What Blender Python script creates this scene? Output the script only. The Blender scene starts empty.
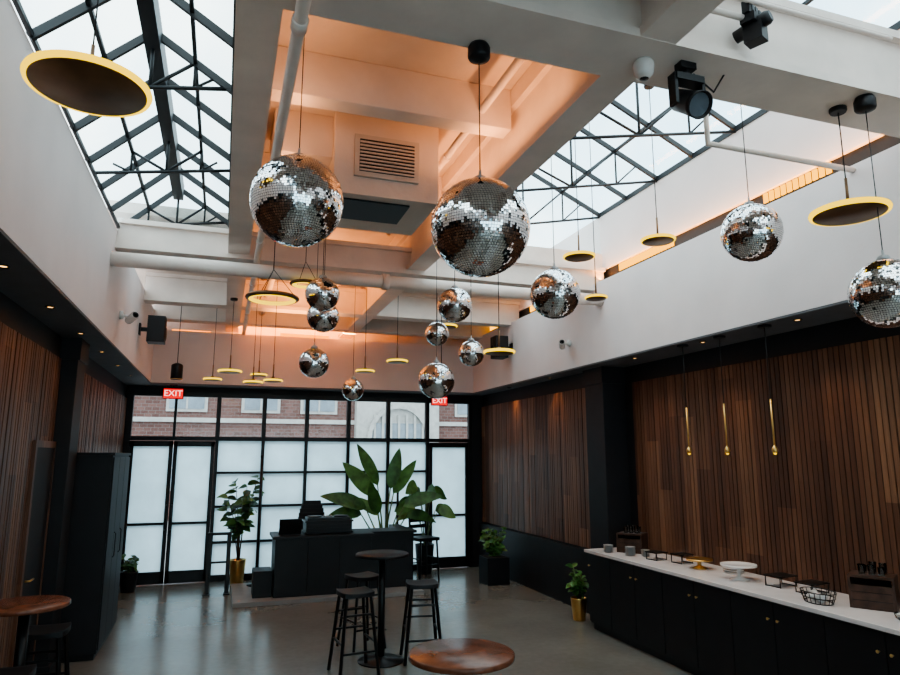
import bpy, math, random
from mathutils import Vector, Matrix
random.seed(7)
R_=random.random
def U(a,b): return a+(b-a)*random.random()
S=bpy.context.scene
COL=S.collection

# ------------------------------------------------------------ materials
MATS={}
def newmat(name):
    m=bpy.data.materials.new(name); m.use_nodes=True
    nt=m.node_tree; nt.nodes.clear()
    out=nt.nodes.new('ShaderNodeOutputMaterial')
    MATS[name]=m
    return m,nt,out
def L(nt,a,b): nt.links.new(a,b)
def mathn(nt,op,a,b=None,c=None):
    n=nt.nodes.new('ShaderNodeMath'); n.operation=op
    for i,x in enumerate((a,b,c)):
        if x is None: continue
        if isinstance(x,(int,float)): n.inputs[i].default_value=x
        else: L(nt,x,n.inputs[i])
    return n.outputs[0]
def ramp(nt,fac,stops):
    r=nt.nodes.new('ShaderNodeValToRGB')
    while len(r.color_ramp.elements)<len(stops): r.color_ramp.elements.new(.5)
    for e,(p,c) in zip(r.color_ramp.elements,stops):
        e.position=p; e.color=(*c,1)
    L(nt,fac,r.inputs[0]); return r.outputs[0]
def noise(nt,scale,detail=3,vec=None,rough=.5):
    n=nt.nodes.new('ShaderNodeTexNoise'); n.inputs['Scale'].default_value=scale
    n.inputs['Detail'].default_value=detail; n.inputs['Roughness'].default_value=rough
    if vec is not None: L(nt,vec,n.inputs['Vector'])
    return n.outputs[0]
def pos(nt):
    return nt.nodes.new('ShaderNodeNewGeometry').outputs['Position']
def mapping(nt,vec,scale):
    m=nt.nodes.new('ShaderNodeMapping'); m.inputs['Scale'].default_value=scale
    L(nt,vec,m.inputs['Vector']); return m.outputs[0]
def pr(name,col,rough=.5,metal=0,var=.12,scale=6,bump=0,spec=.5,bscale=40):
    m,nt,out=newmat(name)
    b=nt.nodes.new('ShaderNodeBsdfPrincipled')
    tc=nt.nodes.new('ShaderNodeTexCoord').outputs['Object']
    f=noise(nt,scale,4,tc)
    c0=tuple(max(0,c*(1-var)) for c in col); c1=tuple(min(1,c*(1+var)) for c in col)
    L(nt,ramp(nt,f,[(.3,c0),(.7,c1)]),b.inputs['Base Color'])
    b.inputs['Roughness'].default_value=rough; b.inputs['Metallic'].default_value=metal
    b.inputs['Specular IOR Level'].default_value=spec
    if bump:
        bn=nt.nodes.new('ShaderNodeBump'); bn.inputs['Strength'].default_value=bump; bn.inputs['Distance'].default_value=.01
        L(nt,noise(nt,bscale,4,tc),bn.inputs['Height']); L(nt,bn.outputs[0],b.inputs['Normal'])
    L(nt,b.outputs[0],out.inputs[0]); return m
def em(name,col,st):
    m,nt,out=newmat(name); e=nt.nodes.new('ShaderNodeEmission')
    e.inputs[0].default_value=(*col,1); e.inputs[1].default_value=st
    L(nt,e.outputs[0],out.inputs[0]); return m

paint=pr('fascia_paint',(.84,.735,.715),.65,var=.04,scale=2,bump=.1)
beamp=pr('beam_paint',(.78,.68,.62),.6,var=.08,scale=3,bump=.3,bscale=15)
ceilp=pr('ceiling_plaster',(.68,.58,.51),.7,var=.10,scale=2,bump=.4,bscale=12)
soff=pr('soffit_grey',(.13,.13,.14),.6,var=.08)
black=pr('black_paint',(.008,.008,.010),.45,var=.2,spec=.4)
blackm=pr('black_metal',(.010,.010,.011),.35,var=.2,metal=.3)
steel=pr('skylight_steel',(.010,.013,.016),.5,var=.2)
darkw=pr('wall_dark_paint',(.014,.014,.017),.55,var=.15,spec=.4)
brass=pr('brass',(.75,.48,.18),.3,metal=1,var=.08)
bronze=pr('bronze_disc',(.20,.11,.055),.4,metal=.6,var=.2)
white=pr('white_ceramic',(.75,.72,.70),.25,var=.03)
grey=pr('grey_plastic',(.35,.35,.35),.4,var=.05)
marble=pr('marble_top',(.74,.69,.68),.22,var=.06,scale=5)
soil=pr('soil',(.03,.02,.015),.9,var=.3,scale=40)
leafm=pr('leaf_green',(.05,.145,.03),.4,var=.5,scale=9)
leafl=pr('leaf_light',(.10,.23,.055),.4,var=.4,scale=9)
leafd=pr('leaf_dark',(.025,.07,.02),.4,var=.5,scale=9)
stem=pr('stem_green',(.10,.16,.05),.5,var=.3)
bark=pr('bark',(.09,.06,.04),.8,var=.3,scale=30)
napkin=pr('linen',(.6,.6,.6),.8,var=.1)
grille=pr('grille_metal',(.55,.48,.42),.5,var=.08)
tabler=pr('table_wood_red',(.17,.06,.032),.25,var=.35,scale=12)
mirror=pr('mirror_tile',(.88,.88,.89),.04,metal=1,var=.05,scale=25)
ballcore=pr('ball_core',(.01,.01,.01),.5)
platm=pr('platform_grey',(.28,.27,.26),.5,var=.1)
stone=pr('limestone',(.48,.47,.45),.8,var=.12)
asph=pr('asphalt',(.30,.30,.30),.9,var=.15)
winout=pr('outer_window_glass',(.25,.3,.35),.1,var=.2,scale=2)
led=em('led_warm',(1,.42,.02),1.7)
ledo=em('led_orange',(1,.25,.01),1.9)
ringe=em('ring_led',(1,.64,.025),1.05)
dot=em('downlight_glow',(1,.55,.2),2)
redem=em('exit_red',(1,.02,.02),.65)
exitw=em('exit_letters',(1,.5,.45),1.1)
screen=em('laptop_screen',(.25,.4,.6),.4)

# polished concrete floor
m,nt,out=newmat('polished_concrete')
b=nt.nodes.new('ShaderNodeBsdfPrincipled'); p=pos(nt)
n1=noise(nt,.9,3,p,.5); n2=noise(nt,14,4,p,.6)
f=mathn(nt,'ADD',mathn(nt,'MULTIPLY',n1,.7),mathn(nt,'MULTIPLY',n2,.3))
L(nt,ramp(nt,f,[(.3,(.155,.144,.125)),(.5,(.195,.183,.163)),(.7,(.235,.223,.203))]),b.inputs['Base Color'])
L(nt,mathn(nt,'MULTIPLY_ADD',n1,.10,.20),b.inputs['Roughness'])
b.inputs['Coat Weight'].default_value=.25; b.inputs['Coat Roughness'].default_value=.12
L(nt,b.outputs[0],out.inputs[0]); concrete=m

# vertical reclaimed-wood slats, colour per slat
def slatmat(name,w,stops):
    m,nt,out=newmat(name)
    b=nt.nodes.new('ShaderNodeBsdfPrincipled'); p=pos(nt)
    sx=nt.nodes.new('ShaderNodeSeparateXYZ'); L(nt,p,sx.inputs[0])
    idx=mathn(nt,'FLOOR',mathn(nt,'DIVIDE',sx.outputs[1],w))
    grp=mathn(nt,'FLOOR',mathn(nt,'DIVIDE',sx.outputs[1],w*4))
    def wn(v):
        c=nt.nodes.new('ShaderNodeCombineXYZ'); L(nt,v,c.inputs[0])
        q=nt.nodes.new('ShaderNodeTexWhiteNoise'); L(nt,c.outputs[0],q.inputs['Vector']); return q.outputs[0]
    a=wn(idx); g=wn(mathn(nt,'ADD',grp,77.3))
    zz=mathn(nt,'FLOOR',mathn(nt,'ADD',mathn(nt,'DIVIDE',sx.outputs[2],1.5),mathn(nt,'MULTIPLY',g,3)))
    c2=nt.nodes.new('ShaderNodeCombineXYZ'); L(nt,zz,c2.inputs[0]); L(nt,grp,c2.inputs[1])
    q=nt.nodes.new('ShaderNodeTexWhiteNoise'); L(nt,c2.outputs[0],q.inputs['Vector'])
    gr=noise(nt,1,5,mapping(nt,p,(60,60,3)),.6)
    f=mathn(nt,'ADD',mathn(nt,'MULTIPLY',a,.22),mathn(nt,'MULTIPLY',q.outputs[0],.40))
    f=mathn(nt,'ADD',f,mathn(nt,'MULTIPLY',gr,.38))
    L(nt,ramp(nt,f,stops),b.inputs['Base Color'])
    b.inputs['Roughness'].default_value=.45
    L(nt,b.outputs[0],out.inputs[0]); return m
slat=slatmat('walnut_slats',.055,[(.15,(.045,.019,.012)),(.45,(.12,.052,.029)),(.65,(.18,.084,.046)),(.9,(.31,.16,.09))])

# glass
def glassmat(name,tr,tc,dc,cloud=True,gl=.04):
    m,nt,out=newmat(name)
    t=nt.nodes.new('ShaderNodeBsdfTransparent'); t.inputs[0].default_value=(*tc,1)
    d=nt.nodes.new('ShaderNodeBsdfTranslucent')
    n=noise(nt,2.5,4,pos(nt))
    L(nt,ramp(nt,n,[(.3,tuple(x*.82 for x in dc)),(.7,dc)]),d.inputs[0])
    mx=nt.nodes.new('ShaderNodeMixShader'); mx.inputs[0].default_value=1-tr
    L(nt,t.outputs[0],mx.inputs[1]); L(nt,d.outputs[0],mx.inputs[2])
    g=nt.nodes.new('ShaderNodeBsdfGlossy'); g.inputs['Roughness'].default_value=.08
    m2=nt.nodes.new('ShaderNodeMixShader'); m2.inputs[0].default_value=gl
    L(nt,mx.outputs[0],m2.inputs[1]); L(nt,g.outputs[0],m2.inputs[2])
    L(nt,m2.outputs[0],out.inputs[0]); return m
skyg=glassmat('skylight_glass',.82,(.88,.96,.97),(.84,.94,.96))
frost=glassmat('frosted_glass',.0,(1,1,1),(.64,.85,.92))
clear=glassmat('clear_glass',.97,(.72,.76,.77),(.5,.5,.5))
m,nt,out=newmat('drinking_glass')
g=nt.nodes.new('ShaderNodeBsdfGlass'); g.inputs['IOR'].default_value=1.2; g.inputs['Color'].default_value=(.9,.95,.97,1)
L(nt,g.outputs[0],out.inputs[0]); dglass=m

# brick
m,nt,out=newmat('street_brick')
b=nt.nodes.new('ShaderNodeBsdfPrincipled'); p=pos(nt)
sx=nt.nodes.new('ShaderNodeSeparateXYZ'); L(nt,p,sx.inputs[0])
c=nt.nodes.new('ShaderNodeCombineXYZ'); L(nt,sx.outputs[0],c.inputs[0]); L(nt,sx.outputs[2],c.inputs[1])
bt=nt.nodes.new('ShaderNodeTexBrick'); L(nt,c.outputs[0],bt.inputs[0])
bt.inputs['Color1'].default_value=(.13,.06,.05,1); bt.inputs['Color2'].default_value=(.20,.10,.085,1)
bt.inputs['Mortar'].default_value=(.20,.17,.16,1); bt.inputs['Scale'].default_value=2.2; bt.inputs['Mortar Size'].default_value=.015
L(nt,bt.outputs[0],b.inputs['Base Color']); b.inputs['Roughness'].default_value=.9
L(nt,b.outputs[0],out.inputs[0]); brick=m

# ------------------------------------------------------------ mesh builder
class MB:
    def __init__(s): s.v=[];s.f=[];s.m=[];s.sm=[];s.mats=[]
    def mi(s,m):
        if m not in s.mats: s.mats.append(m)
        return s.mats.index(m)
    def face(s,idx,m,sm=False): s.f.append(idx); s.m.append(s.mi(m)); s.sm.append(sm)
    def quad(s,a,b,c,d,m):
        k=len(s.v); s.v+= [tuple(a),tuple(b),tuple(c),tuple(d)]; s.face((k,k+1,k+2,k+3),m)
    def box(s,x0,x1,y0,y1,z0,z1,m,M=None):
        k=len(s.v); P=[(x,y,z) for z in (z0,z1) for y in (y0,y1) for x in (x0,x1)]
        if M is not None: P=[tuple(M@Vector(q)) for q in P]
        s.v+=P
        for q in ((0,2,3,1),(4,5,7,6),(0,1,5,4),(2,6,7,3),(0,4,6,2),(1,3,7,5)): s.face(tuple(k+i for i in q),m)
    def bar(s,a,b,w,h,m,up=(0,0,1)):
        a=Vector(a);b=Vector(b);d=(b-a).normalized();up=Vector(up)
        x=d.cross(up)
        if x.length<1e-4: x=d.cross(Vector((1,0,0)))
        x.normalize(); y=x.cross(d).normalized()
        k=len(s.v)
        for p in (a,b):
            for sx,sy in ((-1,-1),(1,-1),(1,1),(-1,1)): s.v.append(tuple(p+x*sx*w/2+y*sy*h/2))
        for q in ((0,3,2,1),(4,5,6,7),(0,1,5,4),(1,2,6,5),(2,3,7,6),(3,0,4,7)): s.face(tuple(k+i for i in q),m)
    def tube(s,pts,r,m,seg=8,sm=True,caps=True):
        pts=[Vector(p) for p in pts]; n=len(pts)
        rs=r if isinstance(r,(list,tuple)) else [r]*n
        k=len(s.v)
        px=None
        for i,p in enumerate(pts):
            if i==0: d=pts[1]-p
            elif i==n-1: d=p-pts[i-1]
            else: d=(pts[i+1]-pts[i-1])
            d.normalize()
            if px is None:
                ref=Vector((0,0,1)) if abs(d.z)<.9 else Vector((1,0,0))
                px=d.cross(ref).normalized()
            else:
                px=(px-d*px.dot(d)).normalized()
            py=d.cross(px)
            for j in range(seg):
                a=2*math.pi*j/seg
                s.v.append(tuple(p+px*math.cos(a)*rs[i]+py*math.sin(a)*rs[i]))
        for i in range(n-1):
            for j in range(seg):
                a=k+i*seg+j;b=k+i*seg+(j+1)%seg
                s.face((a,b,b+seg,a+seg),m,sm)
        if caps:
            s.face(tuple(k+j for j in range(seg))[::-1],m); s.face(tuple(k+(n-1)*seg+j for j in range(seg)),m)
    def lathe(s,cx,cy,prof,m,seg=28,sm=True,M=None):
        k=len(s.v); n=len(prof)
        for (r,z) in prof:
            for j in range(seg):
                a=2*math.pi*j/seg
                p=Vector((cx+r*math.cos(a),cy+r*math.sin(a),z))
                if M is not None: p=M@p
                s.v.append(tuple(p))
        for i in range(n-1):
            for j in range(seg):
                a=k+i*seg+j;b=k+i*seg+(j+1)%seg
                s.face((a,b,b+seg,a+seg),m,sm)
        s.face(tuple(k+j for j in range(seg))[::-1],m); s.face(tuple(k+(n-1)*seg+j for j in range(seg)),m)
    def torus(s,c,R,r,m,seg=40,ms=8,sz=1):
        k=len(s.v)
        for i in range(seg):
            a=2*math.pi*i/seg
            for j in range(ms):
                b=2*math.pi*j/ms
                s.v.append((c[0]+(R+r*math.cos(b))*math.cos(a),c[1]+(R+r*math.cos(b))*math.sin(a),c[2]+r*sz*math.sin(b)))
        for i in range(seg):
            for j in range(ms):
                a=k+i*ms+j;b=k+i*ms+(j+1)%ms;c2=k+((i+1)%seg)*ms+(j+1)%ms;d=k+((i+1)%seg)*ms+j
                s.face((a,d,c2,b),m,True)
    def leaf(s,base,dirv,length,width,droop,m,fold=.15,n=8,nrm=None):
        base=Vector(base); d=Vector(dirv).normalized(); p=base.copy()
        side=d.cross(Vector(nrm) if nrm else Vector((0,0,1)))
        if side.length<.05: side=Vector((1,0,0))
        side.normalize(); k=len(s.v)
        for i in range(n+1):
            t=i/n
            w=width/2*(math.sin(math.pi*min(1,t**.75*.97+.02))**.8) if t<1 else .002
            nr=side.cross(d).normalized()
            wav=math.sin(t*9+length*7)*.03*width
            s.v.append(tuple(p-side*w+nr*(fold*w+wav))); s.v.append(tuple(p)); s.v.append(tuple(p+side*w+nr*(fold*w-wav)))
            p=p+d*(length/n); d=(d+Vector((0,0,-droop/n))).normalized()
        for i in range(n):
            a=k+i*3
            s.face((a,a+1,a+4,a+3),m,True); s.face((a+1,a+2,a+5,a+4),m,True)
    def done(s,name,loc=(0,0,0),bev=0,rot=0,parent=None):
        me=bpy.data.meshes.new(name); me.from_pydata(s.v,[],s.f)
        for mm in s.mats: me.materials.append(mm)
        me.polygons.foreach_set('material_index',s.m); me.polygons.foreach_set('use_smooth',s.sm); me.update()
        o=bpy.data.objects.new(name,me); COL.objects.link(o); o.location=loc; o.rotation_euler=(0,0,rot)
        if bev:
            b=o.modifiers.new('bevel','BEVEL'); b.width=bev; b.segments=2; b.limit_method='ANGLE'; b.angle_limit=math.radians(50)
        if parent: o.parent=parent
        return o
def dup(o,loc,rot=0):
    n=o.copy(); n.location=loc; n.rotation_euler=(0,0,rot); COL.objects.link(n); return n
def simple(name,x0,x1,y0,y1,z0,z1,m,bev=0):
    b=MB(); b.box(x0,x1,y0,y1,z0,z1,m); return b.done(name,bev=bev)

# ------------------------------------------------------------ constants
YB=12.1; YF=-4.0; XL=-1.53; XR=4.97; XR2=4.74
ZS=3.2
# ------------------------------------------------------------ shell
simple('floor',-1.75,5.2,YF-.2,YB+.2,-.1,0,concrete)
simple('wall_left',-1.75,XL-.03,YF,YB+.2,0,ZS,darkw)
simple('wall_right',XR+.03,5.2,YF,YB+.2,0,ZS,darkw)
# front wall (behind the viewer) with an invented window, added for daylight fill
b=MB(); b.box(-1.75,5.2,YF-.2,YF,3.1,5.6,paint); b.box(-1.75,5.2,YF-.2,YF,0,.4,paint)
b.box(-1.75,-1.3,YF-.2,YF,.4,3.1,paint); b.box(4.75,5.2,YF-.2,YF,.4,3.1,paint); b.done('wall_front')
b=MB()
for i in range(7):
    x=-1.3+i*6.05/6; b.box(x-.03,x+.03,YF-.12,YF-.04,.4,3.1,blackm)
for z in (.42,1.3,2.2,3.08): b.box(-1.3,4.75,YF-.12,YF-.04,z-.03,z+.03,blackm)
b.box(-1.3,4.75,YF-.085,YF-.075,.4,3.1,skyg); b.done('fill_window')
# back wall solid pieces around glazing
b=MB()
b.box(4.56,5.0,YB-.05,YB+.2,0,ZS,darkw); b.box(-1.75,-1.5,YB-.02,YB+.2,0,ZS,darkw)
b.box(-1.5,4.56,YB,YB+.12,3.1,ZS,darkw)
b.box(-1.75,5.2,YB+.05,YB+.2,4.1,4.9,beamp)
b.done('wall_back')
# soffits with fascias
b=MB(); b.box(-1.75,-1.16,YF,YB+.2,ZS+.02,4.35,paint); b.box(-1.75,-1.162,YF,YB+.2,ZS,ZS+.019,soff); b.done('soffit_left')
b=MB(); b.box(4.45,5.2,YF,YB+.2,ZS+.02,4.24,paint); b.box(4.452,5.2,YF,YB+.2,ZS,ZS+.019,soff)
b.box(4.66,5.2,YF,YB+.2,4.241,4.459,black); b.box(4.62,5.2,YF,YB+.2,4.46,5.2,paint); b.done('soffit_right')
b=MB(); b.box(-1.16,4.45,11.7,YB+.2,ZS+.02,4.1,paint); b.box(-1.16,4.452,11.702,YB+.2,ZS,ZS+.019,soff); b.done('soffit_back')
# ceiling
b=MB()
b.box(-.05,2.15,YF,YB+.2,4.81,4.9,ceilp)
for (x0,x1,ya,yb) in ((-1.3,-.05,8.2,9.4),(2.15,4.7,8.2,9.6)):
    b.box(x0,x1,7.45,ya,4.6,4.72,ceilp); b.box(x0,x1,yb,YB+.2,4.6,4.72,ceilp)
b.done('ceiling')
def flatsky(x0,x1,ya,yb,n):
    b=MB(); b.quad((x0,ya,4.66),(x1,ya,4.66),(x1,yb,4.66),(x0,yb,4.66),skyg)
    for i in range(n+1):
        x=x0+(x1-x0)*i/n; b.box(x-.02,x+.02,ya,yb,4.62,4.68,steel)
    for i in range(3):
        y=ya+(yb-ya)*i/2; b.box(x0,x1,y-.02,y+.02,4.62,4.68,steel)
    return b.done('roof_window')
flatsky(-1.3,-.05,8.2,9.4,3); flatsky(2.15,4.6,8.2,9.6,5)
# girders (I sections; web sits between the flanges)
for i,(x0,x1) in enumerate(((-.06,.16),(1.94,2.16))):
    b=MB(); b.box(x0+.05,x1-.05,YF,YB+.05,4.25,4.67,beamp)
    b.box(x0,x1,YF,YB+.05,4.2,4.255,beamp); b.box(x0,x1,YF,YB+.05,4.665,4.808,beamp)
    b.done('ceiling_girder')
# cross beams
def xbeam(y0,y1,z0,z1,x0,x1,fl=.05):
    b=MB(); b.box(x0,x1,y0,y1,z0,z0+fl,beamp); b.box(x0,x1,y0+.05,y1-.05,z0+fl-.005,z1-fl+.005,beamp); b.box(x0,x1,y0,y1,z1-fl,z1,beamp)
    return b.done('crossbeam')
xbeam(2.62,3.0,4.195,4.66,-1.16,4.62)
xbeam(7.25,7.6,4.15,4.47,-1.16,4.62)
for y in (9.9,11.2): xbeam(y,y+.25,4.195,4.6,-1.16,4.62)
for y in (-.6,4.25,5.95,8.7): 
    b=MB(); b.box(.16,1.94,y,y+.16,4.48,4.81,beamp); b.done('ceiling_joist',bev=.006)

# skylights
def skylight(x0,z0,xr,zr,x1,z1,ya,yb,step,tie,tie_z):
    b=MB()
    for (xa,za,xb,zb) in ((x0,z0,xr,zr),(xr,zr,x1,z1)):
        b.quad((xa,ya,za+.03),(xb,ya,zb+.03),(xb,yb,zb+.03),(xa,yb,za+.03),skyg)
        n=int((yb-ya)/step)
        for i in range(n+1):
            y=ya+(yb-ya)*i/n
            b.bar((xa,y,za),(xb,y,zb),.028,.05,steel)
        for t in (0.02,.5):
            xm=xa+(xb-xa)*t; zm=za+(zb-za)*t
            b.bar((xm,ya,zm),(xm,yb,zm),.025,.03,steel)
    b.box(xr-.05,xr+.05,ya,yb,zr-.13,zr+.03,steel)
    b.bar((x1,ya,z1),(x1,yb,z1),.06,.06,steel)
    # gable end
    k=len(b.v); zb=min(z0,z1)-.05
    b.v+=[(x0,yb,zb),(x1,yb,zb),(x1,yb,z1+.03),(xr,yb,zr+.03),(x0,yb,z0+.03)]; b.face((k,k+1,k+2,k+3,k+4),skyg)
    # trusses: tie runs eave to eave
    n=max(2,int((yb-ya)/tie))
    def tz(x): return z0+(z1-z0)*(x-x0)/(x1-x0)+tie_z
    for i in range(n+1):
        y=ya+(yb-ya)*i/n
        b.tube([(x0,y,tz(x0)),(x1,y,tz(x1))],.015,steel,6)
        b.tube([(xr,y,tz(xr)),(xr,y,zr)],.013,steel,6)
        for xa,za in ((x0,z0),(x1,z1)):
            xm=(xa+xr)/2; zm=(za+zr)/2
            b.tube([(xr,y,tz(xr)),(xm,y,zm)],.013,steel,6)
            b.tube([(xm,y,tz(xm)),(xm,y,zm)],.011,steel,6)
            x4=(3*xa+xr)/4; b.tube([(xm,y,tz(xm)),(x4,y,(3*za+zr)/4)],.010,steel,6)
    return b
skylight(-1.16,4.37,-.6,4.90,-.05,4.55,YF,7.35,.55,1.4,.03).done('skylight')
skylight(2.15,4.72,3.5,5.75,4.64,5.22,YF,7.35,.6,1.2,-.02).done('skylight')
simple('trim_1',2.15,4.62,7.32,7.4,4.45,4.68,beamp)

# pipes
def pipe(name,pts,r,m=beamp,coup=1.6):
    b=MB(); b.tube(pts,r,m,14)
    a=Vector(pts[0]);c=Vector(pts[-1]);n=int((c-a).length/coup)
    if len(pts)==2:
        for i in range(1,n):
            p=a.lerp(c,i/n); d=(c-a).normalized()*.04
            b.tube([p-d,p+d],r*1.25,m,14)
    return b.done(name)
pipe('ceiling_pipe',[(.24,YF,4.12),(.24,11.70,4.12)],.033)
pipe('ceiling_pipe',[(-1.16,7.12,3.99),(4.45,7.12,3.99)],.075,beamp,1.9)
pipe('ceiling_pipe',[(3.1,3.5,5.3),(3.1,3.5,4.2),(4.45,3.5,4.2)],.022)
pipe('ceiling_pipe',[(.6,2.55,4.40),(2.6,2.55,4.40)],.018)
pipe('ceiling_pipe',[(.6,2.5,4.47),(3.6,2.5,4.47)],.014)
pipe('ceiling_pipe',[(1.7,3.0,4.6),(1.7,7.2,4.6)],.03)
pipe('ceiling_pipe',[(.5,7.7,4.4),(.5,11.7,4.4)],.05)
pipe('ceiling_pipe',[(1.4,7.7,4.45),(1.4,11.7,4.45)],.04)

# HVAC box with grille
b=MB(); b.box(.72,1.6,5.0,5.85,4.12,4.81,ceilp)
b.box(.88,1.42,4.97,5.0,4.27,4.63,grille); b.box(.92,1.38,4.965,4.972,4.31,4.59,black)
for i in range(9): b.box(.92,1.38,4.955,4.968,4.315+i*.03,4.33+i*.03,grille)
b.box(.78,1.38,5.1,5.55,4.105,4.12,black)
b.box(.25,.72,5.1,5.7,4.45,4.81,ceilp)
b.done('hvac_unit',bev=.01)

# LED strips
def strip(name,x0,x1,y0,y1,z0,z1,m,n=1,ax=1):
    b=MB()
    for i in range(n):
        if ax: a=y0+(y1-y0)*i/n; c=a+(y1-y0)/n*.70; b.box(x0,x1,a,c,z0,z1,m)
        else: a=x0+(x1-x0)*i/n; c=a+(x1-x0)/n*.88; b.box(a,c,y0,y1,z0,z1,m)
    return b.done(name)
for a,c in ((3.85,4.6),(5.9,7.0),(8.6,9.6),(10.4,11.5)): 
    strip('led_strip_light',4.645,4.659,a,c,4.36,4.45,led,max(6,int((c-a)*16)))
strip('led_strip_light',.85,1.7,11.72,11.76,4.10,4.16,ledo,1)
strip('led_strip_light',-.9,-.3,11.72,11.76,4.10,4.12,ledo,1)

# ------------------------------------------------------------ wood slat walls
def slats(name,x,side,ya,yb,z0,z1):
    b=MB(); w=.055; i0=math.ceil(ya/w); i1=math.floor(yb/w)
    xb=x+side*.03
    b.box(min(x+side*.012,xb),max(x+side*.012,xb),ya,yb,z0,z1,darkw)
    for i in range(i0,i1):
        dx=U(0,.006) if i%4 else .006
        a=x+side*dx; c=x+side*.02
        b.box(min(a,c),max(a,c),i*w+.004,(i+1)*w-.006,z0,z1,slat)
    return b.done(name)
slats('wood_slat_panel',XR,1,YF,7.35,.3,2.98)
simple('wall_furring_right',XR2+.03,XR+.04,8.0,YB-.04,0,ZS,darkw)
slats('wood_slat_panel',XR2,1,8.0,YB-.05,.82,2.98)
simple('baseboard_right',XR2-.05,XR2+.03,8.0,YB-.05,0,.8,darkw)
slats('wood_slat_panel',XL,-1,YF,7.3,.12,2.98)
slats('wood_slat_panel',XL,-1,7.75,YB-.05,.12,2.98)
simple('baseboard_left',XL-.03,XL+.01,YF,YB-.05,0,.12,black)
def column(name,x0,x1,y0,y1):
    b=MB(); b.box(x0,x1,y0,y1,0,ZS,darkw); b.box(x0-.02,x1+.02,y0-.02,y1+.02,0,.15,darkw); b.box(x0-.02,x1+.02,y0-.02,y1+.02,2.98,ZS,darkw)
    return b.done(name,bev=.006)
column('wall_pilaster',4.66,5.0,7.5,7.95)
column('wall_pilaster',-1.56,-1.40,7.32,7.7)
# dark door in left panelling, beside the pilaster
b=MB(); b.box(XL-.01,XL+.014,6.62,7.26,.02,2.12,darkw)
for (a,c,z0,z1) in ((6.56,6.62,0,2.18),(7.26,7.29,0,2.18),(6.62,7.26,2.12,2.18)): b.box(XL-.01,XL+.022,a,c,z0,z1,slat)
b.tube([(XL+.014,6.7,1.0),(XL+.05,6.7,1.0),(XL+.05,6.82,1.0)],.009,brass,8)
b.done('door_3')

# ------------------------------------------------------------ glazed back wall
FY=YB+.0
def mull(b,x,z0,z1,w=.05): b.box(x-w/2,x+w/2,FY-.04,FY+.06,z0,z1,blackm)
def trans(b,x0,x1,z,h=.05): b.box(x0,x1,FY-.035,FY+.055,z-h/2,z+h/2,blackm)
def qpane(b,x0,x1,z0,z1,m): b.quad((x0,FY+.01,z0),(x1,FY+.01,z0),(x1,FY+.01,z1),(x0,FY+.01,z1),m)
b=MB(); xs=[-1.47,-.09,.67,1.41,2.16,2.90,3.66,4.53]
for x in xs: mull(b,x,2.3,3.1,.07)
mull(b,-.78,2.3,3.1,.04)
trans(b,-1.5,4.56,2.33,.07); trans(b,-1.5,4.56,3.07,.07)
qpane(b,-1.5,4.55,2.33,3.1,clear); b.done('window_1')
b=MB()
for x in xs[1:7]: mull(b,x,0,2.3,.055)
for z in (.05,.62,1.2,1.76): trans(b,-.09,3.66,z,.04 if z>.1 else .1)
for i in range(1,6): qpane(b,xs[i],xs[i+1],.0,2.3,frost)
b.done('window_2')
def leafdoor(b,x0,x1,hside):
    f=.06
    b.box(x0,x0+f,FY-.03,FY+.03,.01,2.28,blackm); b.box(x1-f,x1,FY-.03,FY+.03,.01,2.28,blackm)
    b.box(x0,x1,FY-.03,FY+.03,2.2,2.29,blackm); b.box(x0,x1,FY-.03,FY+.03,.01,.2,blackm); b.box(x0,x1,FY-.025,FY+.025,.93,.97,blackm)
    b.quad((x0+.05,FY,.1),(x1-.05,FY,.1),(x1-.05,FY,2.25),(x0+.05,FY,2.25),frost)
    hx=x0+.04 if hside<0 else x1-.04
    b.tube([(hx,FY-.03,.85),(hx,FY-.08,.87),(hx,FY-.08,1.23),(hx,FY-.03,1.25)],.01,blackm,8)
b=MB(); leafdoor(b,-1.44,-.78,1); leafdoor(b,-.77,-.12,-1); b.box(-1.5,-1.44,FY-.04,FY+.05,0,2.3,blackm)
b.done('door_1')
b=MB(); leafdoor(b,3.70,4.48,-1); b.box(4.48,4.57,FY-.04,FY+.05,0,2.3,blackm); b.done('door_2')

# ------------------------------------------------------------ outside street
simple('street_ground',-40,50,YB+.2,60,-.15,-.05,asph)
b=MB(); b.box(-25,35,24,25,-.1,9,brick)
b.box(-25,35,23.9,24,3.15,3.3,stone)
def owin(x,z,w,h):
    b.box(x-w/2,x+w/2,23.93,24,z,z+h,stone); b.box(x-w/2+.1,x+w/2-.1,23.9,23.95,z+.1,z+h-.1,winout)
    b.box(x-.03,x+.03,23.88,23.95,z,z+h,stone); b.box(x-w/2,x+w/2,23.88,23.95,z+h/2-.03,z+h/2+.03,stone)
for x in (-7,-4.3,-1.2,1.2,3.2,9,12,15): owin(x,3.5,1.3,1.5); owin(x,.9,1.3,1.5); owin(x,6.2,1.3,1.5)
# stone arched entrance
b.box(4.5,7.6,23.6,24,-.1,4.9,stone)
cx=6.05
for i in range(12):
    a0=math.pi*i/12;a1=math.pi*(i+1)/12
    b.bar((cx+1.1*math.cos(a0),23.55,2.6+1.1*math.sin(a0)*1.1),(cx+1.1*math.cos(a1),23.55,2.6+1.1*math.sin(a1)*1.1),.15,.2,stone,up=(0,1,0))
for i in range(7): b.box(cx-.9+i*.3-.04,cx-.9+i*.3+.04,23.5,23.6,0,3.5,stone)
b.box(cx-1,cx+1,23.57,23.6,-.1,3.2,winout)
b.done('brick_building')

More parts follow.
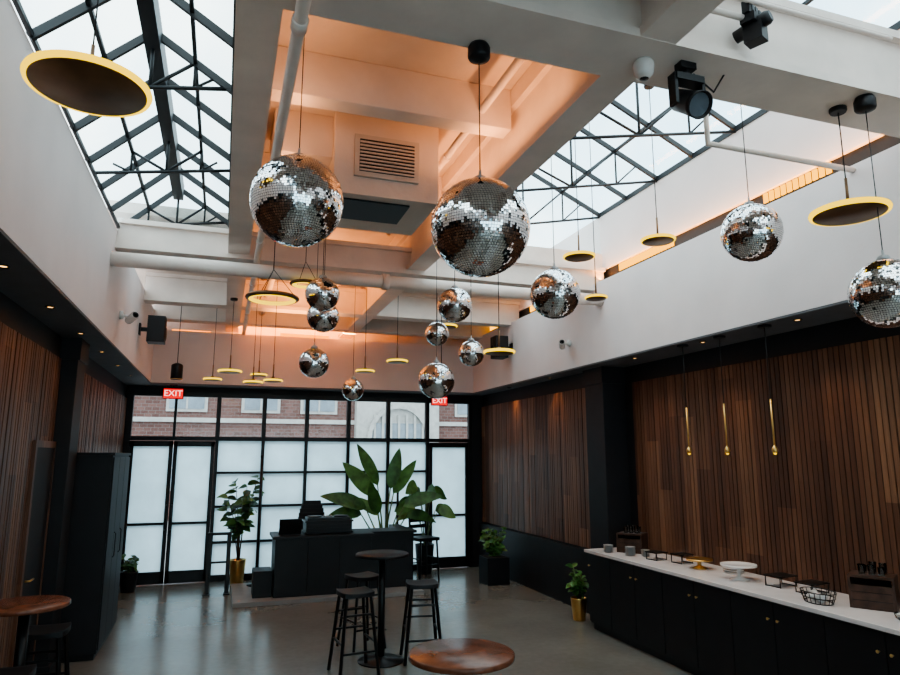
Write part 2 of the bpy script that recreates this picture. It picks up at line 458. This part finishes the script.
# ------------------------------------------------------------ mirror balls
def hang_z(x,y):
    if 2.62<=y<=3.0: return 4.195
    if 7.25<=y<=7.6: return 4.15
    if -.06<=x<=.16 or 1.94<=x<=2.16: return 4.2
    if .16<x<1.94:
        for yy in (4.25,5.95,8.7):
            if yy<=y<=yy+.16: return 4.48
        return 4.81
    if y>7.6:
        if 9.9<=y<=10.15 or 11.2<=y<=11.45: return 4.195
        return 4.6
    if x<0:
        return (4.37+(x+1.16)/.56*.53) if x<-.6 else (4.9-(x+.6)/.55*.35)
    return (4.72+(x-2.15)/1.35*1.03) if x<3.5 else (5.75-(x-3.5)/1.14*.53)
def ball(x,y,z,R,motor=True):
    b=MB(); T=.0135; rows=int(math.pi*R/T)
    b.lathe(0,0,[(R*.985*math.sin(math.pi*i/16)+1e-4,-R*.985*math.cos(math.pi*i/16)) for i in range(17)],ballcore,32)
    ofs=U(0,6)
    for i in range(rows):
        t0=math.pi*(i+.07)/rows;t1=math.pi*(i+.93)/rows;tm=(t0+t1)/2
        n=max(4,int(2*math.pi*math.sin(tm)*R/T))
        for j in range(n):
            a0=2*math.pi*(j+.06)/n+ofs;a1=2*math.pi*(j+.94)/n+ofs
            P=[Vector((R*math.sin(t)*math.cos(a),R*math.sin(t)*math.sin(a),-R*math.cos(t))) for t,a in ((t0,a0),(t0,a1),(t1,a1),(t1,a0))]
            c=(P[0]+P[1]+P[2]+P[3])/4
            J=.055
            Q=Matrix.Rotation(U(-J,J),4,'X')@Matrix.Rotation(U(-J,J),4,'Y')@Matrix.Rotation(U(-J,J),4,'Z')
            P=[c+Q@(p-c) for p in P]
            b.quad(P[0],P[1],P[2],P[3],mirror)
    H=hang_z(x,y)-z
    b.lathe(0,0,[(.035,R*.96),(.04,R+.0),(.03,R+.02),(.008,R+.03),(.006,R+.06)],grey,16)
    b.tube([(0,0,R+.04),(0,0,H-.02)],.003,black,6)
    b.lathe(0,0,[(.02,H-.09),(.055,H-.08),(.06,H-.07),(.06,H-.02),(.05,H)],black,24)
    return b.done('mirror_ball',(x,y,z))
for q in ((.31,3.49,3.41,.25),(1.17,2.96,3.18,.25),(3.37,3.45,3.56,.20),(2.45,4.59,3.32,.20),(3.58,2.69,2.97,.20),
          (.76,5.73,3.45,.15),(.85,6.3,3.37,.155),(2.12,6.08,3.53,.175),(2.45,7.70,3.54,.15),(.82,6.63,2.96,.15),
          (2.66,7.05,3.21,.15),(2.19,6.90,2.86,.20),(1.64,8.93,2.93,.15)): ball(*q)

# ------------------------------------------------------------ ring pendants
def ring(x,y,z,R,open_=False):
    b=MB(); H=hang_z(x,y)-z
    if open_:
        b.torus((0,0,0),R,.022,bronze,48,10,.8); b.torus((0,0,-.006),R-.02,.018,ringe,48,8,1)
        for a in (0,2.09,4.19): b.tube([(R*math.cos(a),R*math.sin(a),.01),(0,0,.25)],.003,black,5)
        b.tube([(0,0,.25),(0,0,H)],.004,black,6)
    else:
        b.lathe(0,0,[(.001,-.018),(R*.93,-.018),(R*.965,-.012),(R*.965,.012),(R*.9,.02),(.03,.03),(.012,.05)],bronze,48)
        b.torus((0,0,0),R*.985,.016*min(1,R/.22+.2),ringe,48,8,1.1)
        b.tube([(0,0,.03),(0,0,.22)],.009,bronze,8); b.tube([(0,0,.2),(0,0,H)],.004,black,6)
    b.lathe(0,0,[(.045,H-.03),(.05,H-.02),(.05,H)],black,20)
    return b.done('ring_pendant_lamp',(x,y,z))
for q in ((-.71,3.34,3.81,.27),(3.54,2.84,3.51,.21),(3.27,5.60,4.01,.15),(3.76,4.99,4.04,.15),(3.6,5.85,3.67,.11),
          (2.57,6.02,3.07,.15),(.04,9.43,3.18,.15),(.36,9.7,3.07,.13),(.47,10.5,3.27,.12),(1.89,9.36,3.25,.13),(2.25,8.90,3.35,.14),
          (-.2,10.7,3.2,.13),(2.75,8.2,3.75,.13),(.6,9.2,3.05,.12)): ring(*q)
ring(.33,5.63,3.36,.20,True); ring(.74,7.0,3.86,.14,True)

# ------------------------------------------------------------ brass rod pendants over counter
for (x,y) in ((4.55,5.73),(4.55,5.18),(4.55,4.60)):
    b=MB(); H=ZS-2.1
    b.tube([(0,0,.02),(0,0,.44)],.009,brass,12); b.tube([(0,0,.44),(0,0,H)],.004,black,6)
    b.lathe(0,0,[(.001,-.035),(.014,-.032),(.024,-.018),(.027,0),(.020,.020),(.010,.03),(.009,.04)],brass,20)
    b.lathe(0,0,[(.001,-.045),(.012,-.04),(.016,-.03)],ringe,16)
    b.lathe(0,0,[(.055,H-.02),(.06,H-.015),(.06,H)],black,24)
    b.done('brass_rod_pendant',(x,y,2.1))

# soffit downlights (each with its lamp)
for x,ys in ((-1.34,[2.2,3.4,4.6,5.8,7.0,8.2,9.4,10.6]),(4.62,[1.5,3.0,4.3,5.5,6.7,8.9,10.4])):
    for y in ys:
        b=MB(); b.torus((0,0,-.004),.035,.006,blackm,20,6); b.lathe(0,0,[(.001,-.004),(.022,-.004),(.022,0)],dot,16)
        o=b.done('recessed_downlight',(x,y,ZS))
        l=bpy.data.lights.new('lamp','SPOT'); l.energy=13 if x>0 else 5; l.color=(1,.60,.30); l.spot_size=math.radians(85); l.spot_blend=1; l.shadow_soft_size=.03
        lo=bpy.data.objects.new('lamp',l); COL.objects.link(lo); lo.parent=o; lo.location=(0,0,-.02)

# ------------------------------------------------------------ stage light & cameras & speakers
b=MB()
b.lathe(0,0,[(.02,-.10),(.02,0)],black,12); b.box(-.05,.05,-.03,.03,-.04,.0,black)
b.box(-.09,.09,-.04,.04,-.12,-.08,black)
for s in (-1,1): b.box(s*.09-.01,s*.09+.01,-.03,.03,-.26,-.08,black)
MM=Matrix.Translation((0,0,-.23))@Matrix.Rotation(math.radians(125),4,'X')
b.lathe(0,0,[(.04,-.10),(.06,-.09),(.064,0),(.070,.08),(.075,.12),(.068,.12),(.064,.10)],black,24,M=MM)
b.lathe(0,0,[(.001,.101),(.063,.101)],winout,20,M=MM)
b.tube([(.05,0,-.05),(.2,.02,-.12),(.28,.02,.0),(.2,.0,.1)],.006,black,6)
b.done('stage_light',(2.32,2.75,4.195))
b=MB(); b.box(-.07,.07,-.04,.04,0,.05,black); b.box(-.04,.04,-.06,.04,-.1,0,black)
b.lathe(0,0,[(.035,-.1),(.04,.08),(.03,.1)],black,16,M=Matrix.Rotation(math.radians(80),4,'X'))
for i in range(4): b.box(-.08+i*.045,-.05+i*.045,-.02,.02,.05,.12,black)
b.done('projector_mount',(2.62,2.55,4.36),rot=.4)
def seccam(x,y,z,side):
    b=MB(); b.lathe(0,0,[(.045,0),(.045,.03),(.02,.05)],white,20,M=Matrix.Rotation(math.pi/2*side,4,'Y'))
    b.tube([(side*.04,0,0),(side*.09,0,-.02)],.015,white,10)
    MM=Matrix.Translation((side*.12,0,-.03))@Matrix.Rotation(math.radians(75),4,'X')@Matrix.Rotation(side*.5,4,'Y')
    b.lathe(0,0,[(.03,-.09),(.042,-.07),(.045,.1),(.038,.11)],white,20,M=MM)
    b.lathe(0,0,[(.001,.112),(.032,.112)],black,16,M=MM)
    b.done('security_camera',(x,y,z))
seccam(-1.16,7.95,3.58,1); seccam(4.45,7.95,3.57,-1)
b=MB(); b.lathe(0,0,[(.001,-.11),(.03,-.105),(.05,-.08),(.058,-.04),(.058,-.02),(.045,0)],white,24); b.lathe(0,0,[(.001,-.115),(.025,-.108)],black,16)
b.done('dome_camera',(2.08,2.80,4.195))
def speaker(x,y,z,rot,w=.24,h=.36,d=.22):
    b=MB(); b.box(-w/2,w/2,-d/2,d/2,-h/2,h/2,black)
    MM=Matrix.Translation((0,-d/2-.002,-.05))@Matrix.Rotation(math.pi/2,4,'X')
    b.lathe(0,0,[(w*.38,0),(w*.40,.008),(w*.36,.012),(w*.1,-.02),(.001,-.015)],blackm,24,M=MM)
    MM=Matrix.Translation((0,-d/2-.002,h*.3))@Matrix.Rotation(math.pi/2,4,'X')
    b.lathe(0,0,[(w*.15,0),(w*.16,.006),(.001,.002)],blackm,16,M=MM)
    b.bar((0,d/2,0),(0,d/2+.1,0),.05,.05,black); b.box(-.05,.05,d/2+.09,d/2+.11,-.08,.08,black)
    b.done('loudspeaker',(x,y,z),bev=.008,rot=rot)
speaker(-.94,9.7,3.74,math.radians(90))
speaker(4.23,9.9,3.80,math.radians(-90))
def cyspk(x,y,z):
    H=hang_z(x,y)-z
    b=MB(); b.lathe(0,0,[(.001,-.12),(.07,-.12),(.085,-.11),(.085,.10),(.07,.12),(.02,.14)],black,24)
    b.torus((0,0,-.11),.083,.006,brass,24,6); b.tube([(0,0,.13),(0,0,H)],.006,black,6); b.lathe(0,0,[(.05,H-.02),(.05,H)],black,16)
    b.done('pendant_speaker',(x,y,z))
cyspk(-.72,10.8,3.3); cyspk(2.9,8.9,3.05)

# exit signs
def exitsign(x,y):
    b=MB(); b.box(-.16,.16,-.02,.02,-.09,.09,blackm); b.box(-.15,.15,-.024,-.02,-.08,.08,redem)
    b.tube([(0,0,.09),(0,0,.14)],.01,blackm,8); b.box(-.06,.06,-.03,.03,.125,.14,blackm)
    o=b.done('exit_sign',(x,y,ZS-.14))
    cu=bpy.data.curves.new('exit_text','FONT'); cu.body='EXIT'; cu.size=.14; cu.align_x='CENTER'; cu.align_y='CENTER'; cu.extrude=.001
    t=bpy.data.objects.new('letters',cu); COL.objects.link(t); t.parent=o; t.location=(0,-.027,0); t.rotation_euler=(math.pi/2,0,0); cu.materials.append(exitw)
exitsign(-.82,11.85); exitsign(3.82,11.85)

# ------------------------------------------------------------ bar tables & stools
def bartable(x,y,top,R=.275,h=1.05):
    b=MB()
    b.lathe(0,0,[(.001,h-.032),(R-.012,h-.032),(R,h-.026),(R,h-.006),(R-.008,h),(.001,h)],top,56)
    b.lathe(0,0,[(.09,h-.045),(.09,h-.033)],blackm,24)
    b.tube([(0,0,.03),(0,0,h-.035)],.035,blackm,20)
    b.lathe(0,0,[(.23,0),(.235,.006),(.23,.014),(.06,.03),(.04,.05)],blackm,40)
    return b.done('bar_table',(x,y,0))
bartable(1.64,7.0,black); bartable(1.23,3.43,tabler); bartable(-1.22,5.48,tabler)
b=MB(); hs=.75; s=.165
N=8; k=len(b.v)
for zz in (0,1):
    for i in range(N+1):
        for j in range(N+1):
            u=-1+2*i/N; v=-1+2*j/N
            rr=1-.10*(abs(u*v))**2
            z=hs+.012*(u*u+v*v*.3)-.008 if zz else hs-.04
            b.v.append((u*s*rr,v*s*rr,z))
W=(N+1)**2
for i in range(N):
    for j in range(N):
        a=k+i*(N+1)+j
        b.face((a,a+1,a+N+2,a+N+1),black,True); a+=W; b.face((a,a+N+1,a+N+2,a+1),black,True)
for i in range(N):
    for (a,c) in ((i*(N+1),(i+1)*(N+1)),((i+1)*(N+1)+N,i*(N+1)+N),(i+1,i),(N*(N+1)+i,N*(N+1)+i+1)):
        b.face((k+a,k+c,k+c+W,k+a+W),black)
F=[]
for sx in (-1,1):
    for sy in (-1,1):
        top=Vector((sx*.12,sy*.12,hs-.035)); bot=Vector((sx*.19,sy*.19,.0))
        b.bar(top,bot,.026,.026,blackm); F.append((top,bot))
def lp(i,z): 
    t,bo=F[i]; return t.lerp(bo,(hs-.035-z)/(hs-.035))
for (i,j,z) in ((0,1,.30),(2,3,.30),(0,2,.22),(1,3,.38),(0,2,.55),(1,3,.55)): b.bar(lp(i,z),lp(j,z),.02,.02,blackm)
stool=b.done('bar_stool',(1.31,6.72,0),bev=.004,rot=.12)
dup(stool,(2.05,6.93,0),-.15); dup(stool,(1.55,7.55,0),.3); dup(stool,(-1.2,6.05,0),0); dup(stool,(-1.18,4.92,0),0)

# ------------------------------------------------------------ DJ booth / desk
simple('desk_platform',.25,2.98,9.95,11.45,0,.06,platm,bev=.004)
b=MB()
b.box(.80,2.2,10.12,10.75,.06,.86,black); b.box(2.2,2.92,10.35,10.75,.06,.86,black)
b.box(.76,2.24,10.08,10.8,.86,.90,black); b.box(2.24,2.96,10.30,10.8,.86,.90,black)
for x in (1.27,1.73): b.box(x-.004,x+.004,10.112,10.125,.1,.84,darkw)
b.box(.52,.78,10.2,10.6,.06,.42,black); b.box(2.75,2.92,10.76,11.3,.06,.9,black)
b.done('dj_booth',bev=.006)
b=MB()
b.box(-.34,.34,-.2,.2,.0,.18,black)
for z in (.03,.08,.13): b.box(-.33,.33,-.206,-.2,z-.004,z+.004,blackm)
for sx in (-.34,.34):
    for sz in (.01,.17): b.box(sx-.02,sx+.02,-.21,.21,sz-.012,sz+.012,blackm)
b.box(-.32,.32,-.17,.17,.18,.22,blackm)
for sx in (-.2,.2): b.lathe(sx,0,[(.11,.22),(.11,.235),(.10,.24),(.02,.242)],blackm,28)
for i in range(3):
    for j in range(4): b.lathe(-.05+i*.05,-.1+j*.06,[(.012,.22),(.01,.242)],grey,10)
b.done('dj_controller',(1.58,10.42,.912),bev=.003)
b=MB(); b.box(-.16,.16,-.11,.11,0,.015,blackm); M2=Matrix.Translation((0,-.11,.012))@Matrix.Rotation(math.radians(15),4,'X')
b.box(-.16,.16,-.006,.004,0,.22,blackm,M2); b.box(-.15,.15,.004,.006,.01,.21,screen,M2)
b.done('laptop',(1.02,10.46,.90),bev=.002)
# office chair behind desk
b=MB(); b.lathe(0,0,[(.03,.05),(.03,.5)],blackm,12)
for i in range(5):
    a=i*2*math.pi/5; b.bar((0,0,.09),(.28*math.cos(a),.28*math.sin(a),.06),.04,.03,blackm); b.lathe(.28*math.cos(a),.28*math.sin(a),[(.02,0),(.028,.02),(.02,.05)],black,10)
b.box(-.24,.24,-.24,.24,.62,.70,black); b.tube([(0,0,.5),(0,0,.62)],.025,blackm,10)
for i in range(8):
    t=i/7; w=.22-.05*(t-.3)**2*3; b.box(-w,w,.22+.05*t,.27+.05*t,.74+t*.44,.74+t*.44+.075,black)
b.bar((0,.2,.65),(0,.27,.8),.06,.02,blackm)
b.done('desk_chair',(1.46,11.1,.06),bev=.01)
# counter chair near bird of paradise
b=MB()
for sx in (-.19,.19):
    for sy in (-.19,.19): b.bar((sx*.85,sy*.85,.66),(sx,sy,0),.03,.03,blackm)
    b.bar((sx*.85,.16,.66),(sx*.85,.21,1.08),.03,.03,blackm)
b.box(-.2,.2,-.2,.2,.64,.69,black)
for z in (.85,.95,1.05): b.bar((-.16,.19,z),(.16,.19,z),.02,.06,blackm)
for z in (.25,): 
    b.bar((-.18,-.18,z),(.18,-.18,z),.02,.02,blackm); b.bar((-.18,.18,z),(.18,.18,z),.02,.02,blackm); b.bar((-.18,-.18,z+.1),(-.18,.18,z+.1),.02,.02,blackm); b.bar((.18,-.18,z+.1),(.18,.18,z+.1),.02,.02,blackm)
b.done('counter_chair',(3.32,11.15,0),bev=.004,rot=.3)
# black rail posts
b=MB()
for x in (-.08,.20): b.box(x-.03,x+.03,-.03,.03,0,.88,blackm); b.box(x-.045,x+.045,-.06,.06,0,.02,blackm)
b.box(-.11,.23,-.03,.03,.86,.90,blackm); b.box(-.08,.20,-.012,.012,.45,.48,blackm)
b.done('queue_rail',(-.02,10.95,0),bev=.003)
for x,y in ((.62,11.2),(2.98,11.62)):
    b=MB(); b.lathe(0,0,[(.14,0),(.145,.01),(.13,.02),(.03,.03),(.018,.05)],blackm,28); b.tube([(0,0,.02),(0,0,1.95)],.022,blackm,12); b.lathe(0,0,[(.018,1.95),(.028,1.96),(.028,1.99),(.005,2.01)],blackm,16)
    b.done('floor_post',(x,y,.06 if x<1 else 0))

# ------------------------------------------------------------ plants
def potlathe(b,R,h,m):
    b.lathe(0,0,[(R*.72,0),(R*.76,.01),(R,h-.01),(R,h),(R*.92,h),(R*.9,h-.04),(.001,h-.04)],m,36)
    b.lathe(0,0,[(.001,h-.045),(R*.9,h-.045),(R*.9,h-.035),(.001,h-.03)],soil,24)
b=MB(); potlathe(b,.2,.38,black)
LV=[(-.30,1.12,-62,.80,.25,.5,.2),(-.20,1.34,-42,.78,.27,.2,-.3),(-.10,1.50,-26,.78,.24,.1,.3),(.08,1.45,12,.68,.23,.0,-.2),(.18,1.36,34,.70,.22,.2,.3),
    (.32,1.15,60,.72,.24,.7,-.2),(-.36,1.02,-76,.66,.24,.9,.4),(.24,1.0,44,.60,.22,.8,.3),(-.15,1.05,-15,.55,.22,.2,-.5),(.40,.98,78,.58,.20,1.0,.2),(-.05,1.0,-50,.6,.22,.5,.6)]
for i,(dx,h,ang,ln,w,dr,yw) in enumerate(LV):
    dy=yw*.35
    t=Vector((dx,dy,h)); s0=Vector((U(-.05,.05),U(-.05,.05),.33)); mid=Vector((dx*.35,dy*.4,h*.62))
    b.tube([s0,mid,t],[.018,.014,.009],stem,8)
    a=math.radians(ang); d=Vector((math.sin(a),yw*.3,math.cos(a)))
    b.leaf(t,d,ln,w,dr,(leafm,leafl,leafm)[i%3],.18,12,nrm=(yw*.9,-1,.25))
b.done('bird_of_paradise_plant',(2.62,11.1,.06),rot=0)
b=MB(); potlathe(b,.17,.5,black)
for i in range(9):
    a=i*.75+.3; h=U(1.0,1.5); rr=U(.12,.3)
    t=Vector((rr*math.cos(a),rr*math.sin(a)*.5,h)); b.tube([(0,0,.45),(rr*.4*math.cos(a),rr*.3*math.sin(a),h*.75),t],[.01,.008,.006],stem,6)
    b.leaf(t,(math.cos(a),math.sin(a)*.4,.1),U(.32,.42),.26,1.2,leafl if i%2 else leafm,.12,8,nrm=(U(-.4,.4),-1,.5))
b.done('potted_elephant_ear_plant',(3.50,11.68,0))
def bush(name,loc,pot,trunkh,rad,n,ll,lw,top,mats,square=False,pm=black,R=.16,ph=.3):
    b=MB()
    if square:
        b.box(-R,R,-R,R,0,ph,pm); b.box(-R+.02,R-.02,-R+.02,R-.02,ph,ph+.004,soil)
    else: potlathe(b,R,ph,pm)
    nb=max(3,n//12)
    for i in range(nb):
        a=2*math.pi*i/nb+U(-.3,.3); e=Vector((rad*.7*math.cos(a),rad*.7*math.sin(a),U(trunkh,top)))
        m_=Vector((rad*.2*math.cos(a),rad*.2*math.sin(a),(ph+e.z)/2)); st=Vector((U(-.03,.03),U(-.03,.03),ph-.02))
        b.tube([st,m_,e],[.012,.009,.004],bark if trunkh>.6 else stem,6)
        for j in range(n//nb):
            t=U(.35 if trunkh>.6 else .15,1.05); p=m_.lerp(e,t*2-1) if t>.5 else st.lerp(m_,t*2)
            az=U(0,6.28); b.leaf(p,(math.cos(az),math.sin(az),U(.0,.9)),ll*U(.7,1.15),lw*U(.8,1.1),U(.5,1.4),random.choice(mats),.15,5,nrm=(U(-.7,.7),-.6,.8))
    return b.done(name,loc)
bush('potted_rubber_plant',(.34,11.62,0),1,1.0,.36,110,.2,.12,1.72,[leafm,leafd,leafl],R=.13,ph=.40,pm=brass)
bush('potted_bush',(4.32,10.45,0),1,.55,.22,230,.12,.075,.85,[leafl,leafm],square=True,R=.19,ph=.42)
bush('potted_bush',(4.40,7.85,0),1,.38,.12,110,.11,.065,.66,[leafm,leafl],R=.1,ph=.27,pm=brass)
bush('potted_bush',(-1.24,11.6,0),1,.4,.14,80,.12,.07,.65,[leafm,leafd],R=.13,ph=.3)

# ------------------------------------------------------------ storage cabinet left
b=MB(); b.box(XL+.01,-1.10,7.95,9.25,.06,2.05,darkw); b.box(XL+.01,-1.12,7.97,9.23,0,.06,black); b.box(XL+.01,-1.08,7.93,9.27,2.05,2.08,darkw)
for i in range(3):
    a=7.97+i*.427; b.box(-1.10,-1.085,a,a+.415,.09,2.03,darkw); b.tube([(-1.075,a+.37,.95),(-1.06,a+.37,.97),(-1.06,a+.37,1.2),(-1.075,a+.37,1.22)],.006,blackm,6)
b.done('storage_cabinet',bev=.005)

# ------------------------------------------------------------ buffet counter
CT=.92
b=MB(); y0,y1=1.6,7.42
b.box(4.36,XR-.005,y0,y1,0,.08,black); b.box(4.32,XR-.005,y0,y1,.08,CT-.035,black)
n=12; w=(y1-y0)/n
for i in range(n):
    a=y0+i*w; b.box(4.303,4.319,a+.004,a+w-.004,.10,CT-.05,black)
    ky=a+w-.05 if i%2 else a+.05
    b.lathe(0,0,[(.005,0),(.005,.012),(.011,.018),(.012,.024),(.001,.028)],brass,12,M=Matrix.Translation((4.303,ky,.74))@Matrix.Rotation(-math.pi/2,4,'Y'))
o1=b.done('cabinet_base',bev=.003)
o2=simple('countertop',4.27,XR-.005,y0-.02,y1+.03,CT-.035,CT,marble,bev=.004)
E=bpy.data.objects.new('buffet_counter',None); COL.objects.link(E); o1.parent=E; o2.parent=E

def tumbler(b,x,y,z,h=.11,r=.035):
    b.lathe(x,y,[(r*.8,z),(r,z+h),(r*.93,z+h),(r*.75,z+.01),(.001,z+.01)],dglass,16)
darkbox=pr('dark_walnut',(.06,.03,.02),.45,var=.4,scale=15)
def crate(x,y,w,d,h,rot):
    b=MB(); t=.018
    b.box(-w/2,w/2,-d/2,d/2,0,t,darkbox); b.box(-w/2,w/2,-d/2,d/2,h-t,h,darkbox)
    b.box(-w/2,-w/2+t,-d/2,d/2,t,h-t,darkbox); b.box(w/2-t,w/2,-d/2,d/2,t,h-t,darkbox); b.box(-w/2+t,w/2-t,d/2-t,d/2,t,h-t,darkbox)
    b.box(-w/2+t,w/2-t,-d/2,-d/2+t,t,h*.72,darkbox)
    for z in (h*.25,h*.5): b.box(-w/2+t,w/2-t,-d/2-.003,-d/2,z,z+.004,black)
    o=b.done('wooden_crate',(x,y,CT),bev=.003,rot=rot)
    g=MB()
    for i in range(3):
        for j in range(2): tumbler(g,-.06+i*.065,-.04+j*.08,0,U(.05,.09),.027)
    g.done('drinking_glasses',(x,y,CT+h),rot=rot)
crate(4.70,7.05,.3,.26,.22,-.9); crate(4.74,3.95,.3,.24,.24,-1.0)
def stack(x,y,n,r=.06,dz=.012):
    b=MB()
    for i in range(n): b.lathe(0,0,[(r*.5,i*dz),(r*.6,i*dz+.003),(r,i*dz+.012),(r*.97,i*dz+.014),(r*.5,i*dz+.006)],grey,24)
    b.done('plate_stack',(x,y,CT))
stack(4.50,6.80,8); stack(4.40,7.1,7); stack(4.62,6.68,6,.05)
def riser(x,y,w,d,h,rot):
    b=MB(); r=.005
    for sx in (-1,1):
        for sy in (-1,1): b.tube([(sx*w/2,sy*d/2,0),(sx*w/2,sy*d/2,h)],r,blackm,8)
        b.tube([(sx*w/2,-d/2,.006),(sx*w/2,d/2,.006)],r,blackm,8)
    b.box(-w/2-.01,w/2+.01,-d/2-.01,d/2+.01,h-.004,h+.006,blackm)
    b.done('wire_riser',(x,y,CT),rot=rot)
riser(4.6,6.45,.15,.15,.08,.2); riser(4.72,6.17,.15,.15,.09,.1); riser(4.72,4.83,.2,.15,.09,.1); riser(4.74,4.52,.2,.15,.08,.1)
def cakestand(x,y,R,h,m):
    b=MB(); b.lathe(0,0,[(R*.55,0),(R*.5,.01),(.02,.03),(.018,h-.03),(R*.6,h-.015),(R,h-.01),(R,h+.008),(R*.94,h+.002),(.001,h)],m,40)
    b.done('cake_stand',(x,y,CT))
cakestand(4.66,5.82,.13,.09,brass); cakestand(4.60,5.20,.16,.13,white); 
b=MB()
for i in range(3): b.lathe(0,0,[(.05,i*.02),(.09,i*.02+.004),(.1,i*.02+.016),(.05,i*.02+.01)],white,28)
b.done('serving_plates',(4.80,5.50,CT))
b=MB()
for z,k in ((0,.8),(.04,.93),(.08,1.0)):
    b.tube([(.16*k*math.cos(a*math.pi/12),.11*k*math.sin(a*math.pi/12),z+.005) for a in range(25)],.004,blackm,6)
for a in range(20):
    c=math.cos(a*math.pi/10);s_=math.sin(a*math.pi/10); b.tube([(.128*c,.088*s_,.005),(.16*c,.11*s_,.085)],.003,blackm,5)
for i in range(8): b.tube([(U(-.1,.1),U(-.06,.06),.02+.01*(i%4)),(U(-.1,.1),U(-.06,.06),.03+.01*(i%4))],.02,napkin,8)
b.done('wire_basket',(4.48,4.22,CT),rot=1.3)
b=MB(); b.lathe(0,0,[(.05,0),(.075,.02),(.08,.05),(.075,.05),(.04,.012),(.001,.01)],dglass,24); b.done('glass_bowl',(4.55,3.55,CT))

# ------------------------------------------------------------ world & lights
w=bpy.data.worlds.new('overcast'); S.world=w; w.use_nodes=True; nt=w.node_tree
bg=nt.nodes['Background']; tc=nt.nodes.new('ShaderNodeTexCoord').outputs['Generated']
n=noise(nt,2.4,5,tc,.55)
L(nt,ramp(nt,n,[(.40,(.44,.62,.74)),(.60,(.86,.92,.91))]),bg.inputs[0]); bg.inputs[1].default_value=2.4
def area(name,loc,rot,sx,sy,col,e):
    l=bpy.data.lights.new(name,'AREA'); l.shape='RECTANGLE'; l.size=sx; l.size_y=sy; l.color=col; l.energy=e
    o=bpy.data.objects.new(name,l); COL.objects.link(o); o.location=loc; o.rotation_euler=rot
area('led_uplight',(.35,4.9,4.3),(math.pi,0,0),.05,3.0,(1,.47,.20),4.5)
area('led_uplight',(1.78,4.9,4.3),(math.pi,0,0),.05,3.0,(1,.44,.17),7)
area('led_uplight',(1.05,9.3,4.05),(math.pi,0,0),1.0,2.5,(1,.38,.10),26)
area('led_uplight',(1.25,11.6,4.2),(math.radians(150),0,0),2.2,.05,(1,.35,.08),30)
area('led_uplight',(4.56,6,4.32),(math.radians(180),0,0),.04,7,(1,.42,.10),22)

# ------------------------------------------------------------ camera
cam=bpy.data.cameras.new('camera'); co=bpy.data.objects.new('camera',cam); COL.objects.link(co)
cam.sensor_width=36; cam.lens=26.4; cam.clip_start=.05; cam.clip_end=300
co.location=(0,0,2.05); co.rotation_euler=(math.radians(90+10.13),0,math.radians(-18.8))
S.camera=co
S.view_settings.view_transform='AgX'; S.view_settings.look='AgX - Medium High Contrast'; S.view_settings.exposure=.95
